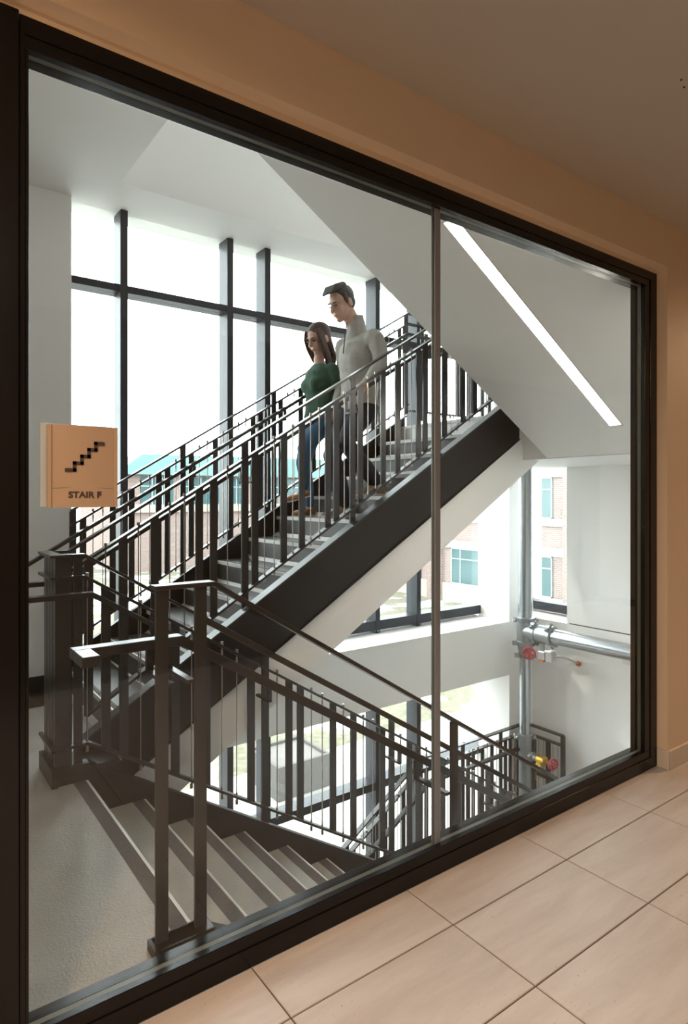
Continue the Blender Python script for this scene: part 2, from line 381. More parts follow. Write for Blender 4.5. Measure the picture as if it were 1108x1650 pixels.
MB().box((-.7, 1.66, -4.6), (-.6, 5.15, 7.8)).build('wall_stair_left', M['paint_white'], kind='structure')
MB().box((-.7, 1.6, 7.8), (6.6, 5.2, 8.0)).build('ceiling_stair', M['paint_white'], kind='structure')
mb = MB(); mb.box((-.6, 1.75, -SLAB), (.762, 3.16, -.004)); mb.box((-.6, 3.16, -SLAB), (.70, 3.30, -.004)); mb.box((-.6, 3.30, -SLAB), (.95, YW, -.004))
fll = mb.build('floor_landing', M['tread'], kind='structure')
mb = MB(); mb.box((-.6, 1.70, -.004), (.779, 3.158, 0)); mb.box((-.6, 3.158, -.004), (.66, 3.30, 0)); mb.box((-.6, 3.30, -.004), (1.0, YW, 0)); mb.build('floor_sheet', M['tread'], fll)
MB().box((-.6, YW-.012, 0), (1.105, YW, .095)).build('baseboard_back', M['rubber_base'], kind='structure')
mb = MB(); mb.box((-.6, 1.75, HEAD), (1.33, 3.2, HEAD+.55)); mb.box((-.6, 3.2, HEAD), (1.33, YW, HEAD+.55))
mb.build('ceiling_landing', M['paint_white'], kind='structure')
mb = MB(); mb.box((4.118, 3.42, MIDSOF), (XR+.04, 4.70, Z_MID)); mb.box((4.40, 1.75, MIDSOF), (XR+.04, 3.42, Z_MID))
mb.build('floor_mid_landing', M['paint_white'], kind='structure')
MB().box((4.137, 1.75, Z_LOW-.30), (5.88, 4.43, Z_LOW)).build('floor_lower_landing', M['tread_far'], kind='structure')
MB().box((-.6, 1.75, -4.55), (5.95, YW, GROUND+.02)).build('floor_lower', M['concrete'], kind='structure')

# far curtain walls
def curtain(name, x0, x1, z0, z1, mx, tz, label=None, bottom=None):
    w = thing(name, ((x0+x1)/2, YW+.08, z0), kind='structure')
    mw = .056
    xsm = [x0-.027] + mx + [x1+(.30 if x1 > 5 else .027)]
    for i, x in enumerate(xsm):
        if i in (0, len(xsm)-1): continue
        MB().box((x-mw/2, YW, z0), (x+mw/2, YW+.165, z1)).build('mullion', M['mullion'], w, bevel=.002)
    for z, h in tz:
        for a, b in zip(xsm, xsm[1:]):
            MB().box((a+mw/2, YW+.006, z), (b-mw/2, YW+.165, z+h)).build('transom', M['mullion'], w)
    zz = [z0] + [z+h for z, h in tz if z0 < z+h < z1-.05]; 
    tops = [z for z, h in tz if z > z0+.05] + [z1]
    lev = sorted(set([z0] + [z for z, h in tz] + [z1]))
    for a, b in zip(xsm, xsm[1:]):
        for p, q in zip(lev, lev[1:]):
            if q - p > .2: MB().box((a+.01, YW+.085, p), (b-.01, YW+.095, q)).build('pane', M['pane_out'], w)
    return w
MX = [1.482, 2.367, 2.727, 3.975, 4.53]
wA = curtain('window_2', 1.105, 5.49, 0.001, HEAD, MX, [(.028, .095), (2.915, .055)])
wB = curtain('window_3', 1.105, 5.49, GROUND+.02, -SLAB, MX, [(GROUND+.03, .09), (-1.56, .075)])
wC = curtain('window_4', 2.2, 4.6, HEAD+SLAB, 6.6, [3.4], [(HEAD+SLAB+.028, .095)])  # unseen upper window, width chosen to set the daylight on the beam
for w_, z in ((wA, .014), ):
    for x in MX:
        MB().tube([(x, YW-.001, z+.004), (x, YW-.010, z+.004)], .012, 10).build('bolt', M['chrome'], w_, True)
w = thing('window_5', (6.28, 4.4, 0), kind='structure')
for (a, b) in ((3.93, 3.99), (4.80, 4.84)):
    MB().box((6.22, a, 0), (6.385, b, HEAD)).build('mullion', M['mullion'], w)
MB().box((6.226, 3.99, .028), (6.385, 4.80, .125)).build('transom', M['mullion'], w); MB().box((6.226, 3.99, 2.915), (6.385, 4.80, 2.97)).build('transom', M['mullion'], w)
MB().box((6.30, 3.98, .05), (6.31, 4.82, HEAD)).build('pane', M['pane_out'], w)

# ------------------------------------------------------------------ stair flights
def flight(name, x0, z0, n, y0, y1, sgn, label, mt, strip, near_plate, far_plate, drop=.388, top=.08, topz=None):
    """nosing k (k=0..n-1) at x0+sgn*T*k, z0+sgn2*R*k ; sgn +1 climbs towards +x, -1 descends towards +x"""
    th = thing(name, (x0, (y0+y1)/2, z0), label, 'stairs')
    s = sgn
    edge = MB().box((-.012, y0, -.028), (.006, y1, -.001)).mesh('nosing', M['nosing_edge'])
    stripm = MB().box((0, y0+.0, -.02), (.055 if strip else .03, y1, .0006)).mesh('grip_strip', M['nosing_strip'])
    tr = MB().box((-.004, y0, -.03), (T_, y1, 0)).mesh('tread', mt)
    ri = MB().box((.006, y0, -R_), (.020, y1, -.03)).mesh('riser', M['riser'] if strip else mt)
    for k in range(n):
        if s > 0:   # climbs to +x, treads lie at +x of the nosing
            p = V(x0 + T_*k, 0, z0 + R_*k); rot = None
        else:       # descends to +x: tread lies at -x of the nosing
            p = V(x0 + T_*k, 0, z0 - R_*k); rot = None
        flip = s < 0
        for nm, me in (('tread', tr), ('riser', ri), ('nosing', edge), ('grip_strip', stripm)):
            if (nm == 'tread') and ((s < 0 and k == 0) or (s > 0 and k == n-1)): continue
            if nm == 'nosing':
                continue
            o = inst(nm, me, (p.x, 0, p.z), th)
            if flip: o.scale = (-1, 1, 1)
        o = inst('nosing', edge, (p.x, 0, p.z), th)
        if flip: o.scale = (-1, 1, 1)
    return th
# far flight climbing to the right
XA = 1.045
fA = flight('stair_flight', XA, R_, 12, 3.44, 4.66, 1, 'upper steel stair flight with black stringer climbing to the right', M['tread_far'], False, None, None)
def stz(x): return .690 + .609*(x - 1.7787)
a, b = .78, 4.60
def slopebox(mb, xa, xb, f0, f1, y0, y1):
    mb.prism([(xa, f0(xa)), (xb, f0(xb)), (xb, f1(xb)), (xa, f1(xa))], y0, y1)
mb = MB(); slopebox(mb, .80, 4.30, lambda x: stz(x)-.388, lambda x: stz(x)-.008, 3.372, 3.436); slopebox(mb, .80, 4.30, lambda x: stz(x)-.392, lambda x: stz(x)-.380, 3.364, 3.445)
mb.build('stringer', M['stringer'], fA)
mb = MB(); slopebox(mb, .80, 4.30, lambda x: stz(x)-.010, lambda x: stz(x)+.004, 3.364, 3.447); mb.build('stringer_cap', M['steel'], fA, bevel=.002)
mb = MB(); slopebox(mb, .95, 4.20, lambda x: stz(x)-.388, stz, 4.685, 4.70); slopebox(mb, .95, 4.20, lambda x: stz(x)-.012, lambda x: stz(x)+.004, 4.66, 4.70)
mb.build('stringer', M['stringer'], fA)
mb = MB(); mb.prism([(.72, stz(.72)-.74), (4.61, MIDSOF), (4.61, MIDSOF+.02), (4.118, 1.92), (.95, -.06), (.72, -.30)], 3.413, 4.684)
mb.build('soffit_box', M['paint_white'], fA)
# near flight descending to the right
XB = .784
fB = flight('stair_flight', XB, 0, 14, 1.87, 3.16, -1, 'lower stair flight with grip strips descending right from the landing', M['tread'], True, None, None)
def nz(x): return -S_*(x - XB)
mb = MB(); mb.prism([(.64, 0), (.64, .085), (.80, .085), (4.30, nz(4.30)+.09), (4.30, nz(4.30)-.24), (.80, nz(.8)-.24), (.64, -.2)], 3.160, 3.172)
mb.prism([(.64, .085), (.80, .085), (4.30, nz(4.30)+.09), (4.30, nz(4.3)+.075), (.80, .07), (.64, .07)], 3.15, 3.20)
mb.build('stringer', M['stringer'], fB)
mb = MB(); mb.prism([(.64, 0), (.64, .03), (.80, .03), (4.30, nz(4.30)+.06), (4.30, nz(4.30)-.24), (.80, nz(.8)-.24), (.64, -.2)], 1.80, 1.868)
mb.build('stringer', M['stringer'], fB)
mb = MB(); mb.prism([(.70, -.34), (.70, -.22), (4.137, nz(4.137)-.2), (4.137, nz(4.137)-.34)], 1.87, 3.155); mb.build('soffit_box', M['paint_white'], fB)
# curb that closes the two inner stringers at the landing
mb = MB(); mb.box((.632, 3.145, 0), (.66, 3.44, .085)); mb.box((.66, 3.172, 0), (.95, 3.40, .06)); mb.build('curb_plate', M['stringer'], fB)
# lower far flight descending to the left
XC = 4.137
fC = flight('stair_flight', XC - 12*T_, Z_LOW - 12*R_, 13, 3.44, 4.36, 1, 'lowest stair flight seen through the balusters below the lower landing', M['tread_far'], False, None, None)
def lz(x): return Z_LOW - S_*(XC - x)
for y in (3.40, 4.36):
    mb = MB(); slopebox(mb, .9, 4.2, lambda x: lz(x)-.25, lambda x: lz(x)+.10, y, y+.04); mb.build('stringer', M['stringer'], fC)
# upper near flight: seen from below only
fD = thing('stair_flight', (2.9, 2.5, MIDSOF), 'white sloping underside of the flight above, with the light strip', 'stairs')
def uz(x): return HEAD - .611*(x - 1.35)
mb = MB(); pl = [(1.30, uz(1.35)), (1.35, uz(1.35)), (4.41, uz(4.41)), (4.45, MIDSOF), (4.45, Z_MID)]
for k in range(12):
    x = 4.40 - T_*k; z = Z_MID + R_*(k+1); pl += [(x, z - R_), (x, z)]
pl += [(1.30, pl[-1][1])]
mb.prism(pl, 1.75, 3.17); mb.build('soffit', M['paint_white'], fD)
mb = MB(); slopebox(mb, 1.35, 4.4, lambda x: uz(x)+.18, lambda x: uz(x)+.62, 3.171, 3.19); mb.build('stringer', M['stringer'], fD)
# light strip in the soffit
lx0, lx1, ly = 2.47, 4.10, 2.40
th = thing('linear_light', ((lx0+lx1)/2, ly, uz((lx0+lx1)/2)), 'long glowing linear light recessed in the sloping soffit', 'light fixture')
mb = MB(); slopebox(mb, lx0, lx1, lambda x: uz(x)-.003, lambda x: uz(x)+.02, ly-.042, ly+.042); mb.build('diffuser', M['led'], th)
mb = MB()
for s in (-1, 1): slopebox(mb, lx0-.01, lx1+.01, lambda x: uz(x)-.005, lambda x: uz(x)+.02, min(ly+s*.042, ly+s*.050), max(ly+s*.042, ly+s*.050))
slopebox(mb, lx0-.012, lx0-.001, lambda x: uz(x)-.005, lambda x: uz(x)+.02, ly-.05, ly+.05); slopebox(mb, lx1+.001, lx1+.012, lambda x: uz(x)-.005, lambda x: uz(x)+.02, ly-.05, ly+.05)
mb.build('trim_frame', M['white_plastic'], th)

# ------------------------------------------------------------------ guards
BALS, CABS = (1, 4, 6, 9, 10), (2, 3, 5, 7, 8, 11)
RT, RS, RB, RH = 1.078, .975, .17, .895     # top rail, second rail, bottom rail, handrail above the nosing line
FW, FT = .05, .014
nut_me = None
def guard(name, y, line, posts, x_end, slot, label, hand_y=None, rails=None, hand=None, mirror=False, extra_top=None, bars=True, x_start=None, brackets=(), post_foot=None, first=()):
    """line(x) = nosing line height; posts = x positions of posts reaching the stringer"""
    global nut_me
    th = thing(name, (posts[0], y, line(posts[0])), label, 'railing')
    sl = (line(posts[0]+.5) - line(posts[0]))/.5
    for nm, pts in rails:
        MB().path(pts, FW, FT).build(nm, M['steel'], th, bevel=.002)
    if hand:
        hr = MB().path(hand, .05, .024).build('handrail', M['steel'], th, bevel=.003)
        for bx_ in brackets:
            z = line(bx_) + RH; s = 1 if hand_y > y else -1; d = abs(hand_y - y)
            mb = MB(); mb.box((bx_-.011, min(y, hand_y+s*.011), z-.098), (bx_+.011, max(y, hand_y+s*.011), z-.086))
            mb.box((bx_-.011, min(hand_y-s*.006, hand_y+s*.011), z-.098), (bx_+.011, max(hand_y-s*.006, hand_y+s*.011), z-.008))
            mb.build('bracket', M['steel'], hr)
    key = round(sl, 3)
    bl = MB().prism([(-.022, RB-.022*sl), (.022, RB+.022*sl), (.022, RS+.022*sl), (-.022, RS-.022*sl)], -.006, .006).mesh('baluster', M['steel'])
    pf = .08 if post_foot is None else post_foot
    po = MB().prism([(-.022, pf-.022*sl), (.022, pf+.022*sl), (.022, RT+.022*sl), (-.022, RT-.022*sl)], -.007, .007).mesh('post', M['steel'])
    e = .0005
    zr = [(RB-.034, .008), (RB-.010, .008), (RB-.010+e, .0033), (RB+.008, .0033), (RB+.008+e, .0055), (RB+.03, .0055), (RB+.03+e, .0033),
          (RS-.045, .0033), (RS-.045+e, .0055), (RS-.018, .0055), (RS-.018+e, .0033), (RS+.007, .0033), (RS+.007+e, .0085), (RS+.026, .0085)]
    mb = MB(); mb.tube([(0,0,z) for z, r in zr], [r for z, r in zr], 7); cb = mb.mesh('cable', M['rod'], smooth=True)
    for p in posts: inst('post', po, (p, y, line(p)), th)
    for x, k in first: inst('baluster' if k == 'B' else 'cable', bl if k == 'B' else cb, (x, y, line(x)), th)
    if bars:
        for i, p in enumerate(posts):
            for k in range(1, 12):
                kk = 12 - k if mirror else k
                x = p + slot*k
                if x > x_end - .03: continue
                if kk in BALS: inst('baluster', bl, (x, y, line(x)), th)
                else:
                    inst('cable', cb, (x, y, line(x)), th)
    return th
def nA(x): return R_ + S_*(x - XA)
FA = [(.865, 'B'), (.951, 'C'), (1.042, 'B'), (1.125, 'C'), (1.215, 'B'), (1.301, 'C'), (1.387, 'C'), (1.477, 'B'), (1.566, 'B'), (1.655, 'C')]
FB = [(.798, 'C'), (.886, 'B'), (.973, 'B'), (1.057, 'C'), (1.15, 'C'), (1.24, 'B'), (1.33, 'C'), (1.414, 'B'), (1.506, 'C'), (1.596, 'C'), (1.685, 'B')]
pA = [.953, 1.770, 2.587, 3.404, 4.20]
for y, hy, lab in ((3.425, 3.565, 'dark steel railing on the open near side of the upper flight'), (4.675, 4.575, 'dark steel railing on the window side of the upper flight')):
    xe = 4.22; near = y < 4; xs0 = .80 if near else 1.06
    zt = Z_MID + 1.078
    rails = []
    for nm, h in (('top_rail', RT), ('second_rail', RS)):
        pts = [(xs0-.0, y, nA(xs0)+h), (xe, y, nA(xe)+h)] if not near else [(.70, y, (1.078 if h == RT else .975)), (.79, y, (1.078 if h == RT else .975)), (.79 + ((1.078 if h == RT else .975) - 0)*0 + .06, y, nA(.85)+h), (xe, y, nA(xe)+h)]
        if near: pts = [(.70, y, h), (.765, y, h), (.765+.001, y, h)][:2] + [(XA - R_/S_ + .0, y, nA(XA - R_/S_)+h), (xe, y, nA(xe)+h)]
        pts += [(5.6, y, nA(xe)+h)] if not near else [(4.42, y, nA(xe)+h)]
        rails.append((nm, pts))
    rails.append(('bottom_rail', [(xs0 + (.05 if near else 0), y, nA(xs0 + (.05 if near else 0))+RB), (xe, y, nA(xe)+RB)]))
    hand = [(.30, hy, .905), (XA - T_ - .0, hy, .905), (xe-.1, hy, nA(xe-.1)+RH), (4.45 if near else 5.5, hy, nA(xe-.1)+RH)]
    ps = pA[1:] if near else [1.075, 1.88, 2.69, 3.50, 4.20]
    g = guard('stair_railing', y, nA, ps, xe, .0681, lab, hy, rails, hand, brackets=[p + .05 for p in ps[:-1]], first=FA if near else ())
# landing guard of the upper half landing in front of the window
def flatz(z): return lambda x: z
g = guard('landing_railing', 4.676, flatz(Z_MID), [4.42, 5.1], 5.6, .0567, 'dark railing along the window at the upper half landing', None, [('bottom_rail', [(4.24, 4.676, Z_MID+RB), (5.6, 4.676, Z_MID+RB)])], None)
# near flight, inner guard
pB = [.82, 1.776, 2.732, 3.688]
y, hy = 3.185, 3.05
xe = 4.30
rails = [('top_rail', [(.63, y, 1.078), (.784, y, 1.078), (xe, y, nz(xe)+RT)]), ('second_rail', [(.63, y, .975), (.784, y, .975), (xe, y, nz(xe)+RS)]), ('bottom_rail', [(.70, y, .17), (.80, y, .17), (xe, y, nz(xe)+RB)])]
gB = guard('stair_railing', y, lambda x: nz(max(x, .80)), pB[1:], xe, .0797, 'dark steel railing with newel on the inner side of the lower flight', hy, rails, [(.44, hy, .905), (.784, hy, .905), (xe, hy, nz(xe)+RH)], mirror=True, brackets=[p - .05 for p in pB[1:]], first=FB)
# newel closing the inner guards at the landing
for yy in (3.20, 3.262, 3.324, 3.386):
    MB().box((.652, yy-.027, .085), (.666, yy+.027, 1.07)).build('newel_bar', M['steel'], gB, bevel=.002)
MB().box((.652, 3.168, .085), (.722, 3.182, 1.07)).build('newel_bar', M['steel'], gB, bevel=.002)
MB().box((.652, 3.41, .085), (.722, 3.424, 1.07)).build('newel_bar', M['steel'], gB, bevel=.002)
MB().box((.735, 3.172, .085), (.775, 3.186, 1.07)).build('newel_bar', M['steel'], gB, bevel=.002)
MB().box((.672, 3.19, .085), (.73, 3.40, 1.06)).build('newel_core', M['stringer'], gB)
mb = MB(); mb.box((.628, 3.155, 1.071), (.69, 3.45, 1.085)); mb.build('newel_cap', M['steel'], gB, bevel=.002)
mb = MB(); mb.box((.628, 3.155, .968), (.652, 3.45, .982)); mb.build('newel_collar', M['steel'], gB, bevel=.002)
mb = MB(); mb.box((.632, 3.150, .163), (.652, 3.45, .177)); mb.box((.632, 3.150, .163), (.70, 3.166, .177)); mb.build('newel_collar', M['steel'], gB, bevel=.002)
# near guard beside the glass
y, hy = 1.835, 2.02
th = thing('stair_railing', (.67, y, 0), 'dark posts and handrail right behind the storefront glass', 'railing')
for nm, h in (('top_rail', 1.089), ('second_rail', .985)):
    pts = [(.645, y, h), (.832, y, h), (4.2, y, nz(4.2) + h + .029)] if nm == 'top_rail' else [(.795, y, h), (4.2, y, nz(4.2)+h+.01)]
    MB().path(pts, .05 if nm == 'top_rail' else .012, .014 if nm == 'top_rail' else .02).build(nm, M['steel'], th, bevel=.002)
hr = MB().path([(.46, hy, .882), (.80, hy, .882), (4.2, hy, nz(4.2)+.892)], .05, .032).build('handrail', M['steel'], th, bevel=.003)
MB().box((.46, 1.89, .866), (.511, 1.996, .898)).build('handrail_return', M['steel'], hr, bevel=.003)
for x, foot in ((.672, 0.0), (.795, 0.0), (1.915, None), (3.16, None)):
    z0 = 0.03 if foot is not None else nz(x)+.06
    zt = 1.082 if foot is not None else nz(x)+1.116
    MB().box((x-.019, y-.007, z0), (x+.019, y+.007, zt)).build('post', M['steel'], th, bevel=.0015)
for x in (.70, .765, 1.88, 3.1):
    z = (.885 if x < .8 else nz(x)+.895)
    mb = MB(); mb.box((x-.011, y, z-.10), (x+.011, hy+.011, z-.088)); mb.box((x-.011, hy-.006, z-.10), (x+.011, hy+.011, z-.010)); mb.build('bracket', M['steel'], hr)
MB().box((.648, 1.80, 0), (.83, 1.866, .030)).build('foot_plate', M['steel'], th, bevel=.003)
# lower flight outer guard + lower landing guard
def nC(x): return lz(x) + R_*0
y = 4.40
rails = [(nm, [(1.0, y, nC(1.0)+h), (XC, y, nC(XC)+h), (5.72, y, Z_LOW+h)]) for nm, h in (('top_rail', RT), ('second_rail', RS), ('bottom_rail', RB))]
hand = [(1.0, 4.28, nC(1.0)+RH), (XC, 4.28, Z_LOW+RH), (5.58, 4.28, Z_LOW+RH)]
guard('stair_railing', y, lambda x: nC(min(x, XC)), [1.5, 2.38, 3.26, 4.14, 4.72, 5.30], 5.70, .0733, 'dark railing along the lower windows below the white beam', 4.28, rails, hand, brackets=[1.55, 2.43, 3.31])
y = 3.425
rails = [(nm, [(1.0, y, nC(1.0)+h), (XC, y, nC(XC)+h), (4.3, y, Z_LOW+h)]) for nm, h in (('top_rail', RT), ('second_rail', RS), ('bottom_rail', RB))]
guard('stair_railing', y, lambda x: nC(min(x, XC)), [1.5, 2.38, 3.26], 4.14, .0733, 'inner dark railing of the lowest flight, under the other rails', 3.56, rails, [(1.0, 3.56, nC(1.0)+RH), (XC, 3.56, Z_LOW+RH)], brackets=[2.43])
th = thing('landing_railing', (5.72, 4.1, Z_LOW), 'short dark railing in the corner beside the pipe valve', 'railing')
for nm, h in (('top_rail', RT), ('second_rail', RS), ('bottom_rail', RB)):
    MB().path([(5.72, 4.40, Z_LOW+h), (5.72, 3.93, Z_LOW+h)], .05, FT, side=(1,0,0)).build(nm, M['steel'], th)
MB().path([(5.72, 4.40, Z_LOW+.58), (5.72, 3.93, Z_LOW+.58)], .05, .03, side=(1,0,0)).build('mid_rail', M['steel'], th)
for yy, hh in ((3.93, RT), (4.11, RS), (4.29, RS)):
    MB().box((5.708, yy-.022, Z_LOW), (5.732, yy+.022, Z_LOW+hh)).build('post', M['steel'], th)
for yy in (3.99, 4.05, 4.17, 4.23):
    MB().tube([(5.72, yy, Z_LOW+RB), (5.72, yy, Z_LOW+RS)], .0033, 6).build('cable', M['rod'], th, True)
# ------------------------------------------------------------------ standpipe
PX, PY = 5.50, 4.24
sp = thing('fire_standpipe', (PX, PY, Z_LOW), 'galvanized fire standpipe with tee and red valve wheel at the right wall', 'pipe')
MB().tube([(PX, PY, MIDSOF), (PX, PY, .06)], .075, 28).build('upper_riser', M['galv'], sp, True)
MB().tube([(PX, PY, -.33), (PX, PY, -1.20)], .057, 24).build('lower_riser', M['galv'], sp, True)
MB().tube([(PX, PY, -1.18), (PX, PY, Z_LOW)], .066, 24).build('lower_riser', M['galv_dark'], sp, True)
tee = MB(); tee.tube([(PX, PY, .07), (PX, PY, -.20)], .086, 28); tee.tube([(PX, PY, -.066), (PX, PY-.16, -.066)], .082, 24); tee.tube([(PX, PY, -.20), (PX, PY, -.25), (PX, PY, -.33)], [.082, .075, .060], 24)
tee_o = tee.build('tee_fitting', M['galv_dark'], sp, True)
MB().tube([(PX, PY-.36, -.066), (PX, 1.75, -.06)], .077, 28).build('branch_main', M['galv'], sp, True)
def coupling(c, ax, r, w=.055):
    c = Vector(c); ax = Vector(ax); mb = MB()
    mb.tube([c - ax*w/2, c - ax*w/2*.8, c + ax*w/2*.8, c + ax*w/2], [r+.006, r+.022, r+.022, r+.006], 26)
    o = mb.build('coupling', M['galv_dark'], sp, True)
    side = Vector((.81, -.59, 0)) if abs(ax.z) > .5 else Vector((0, 0, 1))
    if abs(ax.z) < .5: side = Vector((-.5, 0, .86))
    d = ax.cross(side)
    for s in (-1, 1):
        p = c + side*s*(r+.032)
        q = MB(); q.tube([p - ax*.022, p + ax*.022], .024, 10); q.tube([p - d*.055, p + d*.055], .010, 8); q.tube([p - d*.055, p - d*.035], .018, 6); q.tube([p + d*.035, p + d*.055], .018, 6)
        q.build('bolt_pad', M['galv_dark'], o, True)
coupling((PX, PY, .055), (0,0,1), .078); coupling((PX, PY, -.195), (0,0,1), .078); coupling((PX, PY, -.325), (0,0,1), .056, .05); coupling((PX, PY, -1.185), (0,0,1), .058, .06)
coupling((PX, PY-.145, -.066), (0,1,0), .078); coupling((PX, PY-.33, -.066), (0,1,0), .078)
MB().tube([(PX, PY-.17, -.066), (PX, PY-.30, -.066)], .092, 26).build('valve_body', M['galv_dark'], sp, True)
vx, vy = PX-.02, PY-.235
MB().tube([(vx, vy, -.14), (vx, vy, -.235)], .022, 12).build('valve_neck', M['galv_dark'], sp, True)
MB().box((vx-.045, vy-.055, -.315), (vx+.045, vy+.03, -.225)).build('gear_box', M['alum'], sp, bevel=.01)
MB().box((vx-.04, vy-.13, -.32), (vx+.05, vy-.06, -.215)).build('switch_box', M['alum'], sp, bevel=.006)
MB().box((vx-.05, vy-.045, -.335), (vx+.02, vy+.02, -.314)).build('indicator', M['orange'], sp, bevel=.004)
def wheel(parent, c, ax, R, mt):
    ax = Vector(ax).normalized(); c = Vector(c); mb = MB(); mb.torus(c, ax, R, .0105, 28, 8)
    a = ax.cross(Vector((0,0,1))).normalized(); b = ax.cross(a)
    for k in range(5):
        t = 2*math.pi*k/5 + .3; e = a*math.cos(t) + b*math.sin(t)
        mb.tube([c + ax*.006, c + e*R], .008, 8)
    mb.tube([c - ax*.02, c + ax*.014], .018, 12)
    return mb.build('hand_wheel', mt, parent, True)
wc = Vector((5.405, 4.115, -.268)); wax = Vector((-.75, -.45, 0))
MB().tube([wc, wc - wax.normalized()*.11], .011, 10).build('wheel_stem', M['alum'], sp, True)
wheel(sp, wc, wax, .058, M['valve_red'])
cpts = []
p0 = Vector((vx+.0, vy-.13, -.262)); p3 = Vector((XR-.002, 3.82, -.386))
for i in range(15):
    t = i/14; a_ = p0; b_ = p0 + V(.02, -.12, .03); c_ = p3 + V(-.12, .03, .05)
    cpts.append(a_*(1-t)**3 + b_*3*t*(1-t)**2 + c_*3*t*t*(1-t) + p3*t**3)
cd_ = MB().tube(cpts, .011, 8).build('conduit', M['alum'], sp, True)
MB().tube([p3 + V(-.03,.008,.014), p3], .024, 12).build('conduit_collar', M['orange'], cd_, True)
hv = thing('hose_valve', (PX, PY-.2, -1.42), 'brass hose valve with small red wheel on the lower standpipe', 'valve')
MB().tube([(PX, PY-.05, -1.37), (PX, PY-.15, -1.37)], .036, 14).build('outlet', M['galv_dark'], hv, True)
MB().torus((PX, PY-.10, -1.37), (0,1,0), .038, .012, 18, 6).build('outlet_ring', M['galv_dark'], hv, True)
MB().tube([(PX, PY-.15, -1.37), (PX, PY-.17, -1.37), (PX, PY-.25, -1.37), (PX, PY-.265, -1.37)], [.036, .05, .05, .03], 16).build('valve_body', M['brass'], hv, True)
MB().tube([(PX-.01, PY-.20, -1.39), (PX-.05, PY-.185, -1.455)], [.032, .036], 14).build('hose_outlet', M['brass'], hv, True)
MB().torus((PX-.05, PY-.185, -1.455), (-.5, .2, -.8), .033, .008, 16, 6).build('outlet_cap', M['brass'], hv, True)
MB().tube([(PX, PY-.265, -1.37), (PX, PY-.345, -1.37)], .011, 10).build('stem', M['brass'], hv, True)
wheel(hv, (PX, PY-.345, -1.37), (-.35, -.9, 0), .052, M['valve_red'])
for a_, b_ in (((PX-.055, PY-.185, -1.46), (PX-.05, PY-.17, -1.56)), ((PX-.05, PY-.17, -1.56), (PX-.03, PY-.19, -1.62))):
    MB().tube([a_, b_], .003, 6).build('chain', M['brass'], hv)
jb = thing('junction_box', (XR, 3.27, -.27), 'small white junction box under the horizontal pipe', 'electrical box')
MB().box((XR-.035, 3.20, -.27), (XR-.001, 3.33, -.215)).build('box', M['white_plastic'], jb, bevel=.004)
MB().tube([(XR-.036, 3.265, -.242), (XR-.034, 3.265, -.242)], .005, 8).build('screw', M['alum'], jb)

# ------------------------------------------------------------------ outdoors
MB().box((-60, 5.15, GROUND-.3), (90, 140, GROUND)).build('ground', M['lawn'], kind='structure')
MB().box((-5, 5.15, GROUND-.01), (12.5, 11.6, GROUND+.02)).build('pavement', M['concrete'], kind='structure')
pj = bpy.data.objects['pavement']
for k in range(1, 11): MB().box((-5+1.6*k-.008, 5.2, GROUND+.02), (-5+1.6*k+.008, 11.58, GROUND+.0215)).build('joint', M['grout'], pj)
for k in range(1, 4): MB().box((-4.9, 5.15+1.6*k-.008, GROUND+.02), (12.4, 5.15+1.6*k+.008, GROUND+.0215)).build('joint', M['grout'], pj)
pl = thing('planter', (6.5, 10.6, GROUND+.02), 'rectangular concrete planter filled with gravel on the pavement outside', 'planter')
x0, x1, y0, y1, z0, z1 = 5.92, 7.12, 10.12, 11.3, GROUND+.02, GROUND+.66
mb = MB(); t = .07
for lo, hi in (((x0,y0,z0),(x1,y0+t,z1)), ((x0,y1-t,z0),(x1,y1,z1)), ((x0,y0+t,z0),(x0+t,y1-t,z1)), ((x1-t,y0+t,z0),(x1,y1-t,z1))):
    MB().box(lo, hi).build('wall_panel', M['planter'], pl, bevel=.01)
MB().box((x0+t, y0+t, z0), (x1-t, y1-t, z1-.06)).build('gravel_fill', M['gravel'], pl)
# low snow banks by the building
rnd = random.Random(4)
def bank(cx, cy, rx, ry, h, lab):
    mb = MB(); n = 22; m = 5; vs = [(cx, cy, GROUND+h)]; fs = []
    ph = [rnd.uniform(.75, 1.2) for _ in range(n)]
    for k in range(1, m+1):
        for i in range(n):
            a = 2*math.pi*i/n; rr = k/m*ph[i]
            vs.append((cx+rx*rr*math.cos(a), cy+ry*rr*math.sin(a), GROUND + h*(math.cos(k/m*math.pi)*.5+.5) - .002 + (.0 if k == m else rnd.uniform(-.03, .03)*h)))
    for i in range(n): fs.append((0, 1+i, 1+(i+1) % n))
    for k in range(m-1):
        for i in range(n): fs.append((1+k*n+i, 1+(k+1)*n+i, 1+(k+1)*n+(i+1) % n, 1+k*n+(i+1) % n))
    mb.add(vs, fs); mb.build('snow_bank', M['snow'], None, True, label=lab, cat='snow', group='snow banks')
bank(5.5, 19, 4.5, 4, .22, 'flat bank of snow near the bare tree')
bank(21.5, 19, 3, 4, .3, 'snow bank at the foot of the brick office building')
bank(14, 33, 6, 4.5, .3, 'wide snow bank in front of the teal-roofed building')
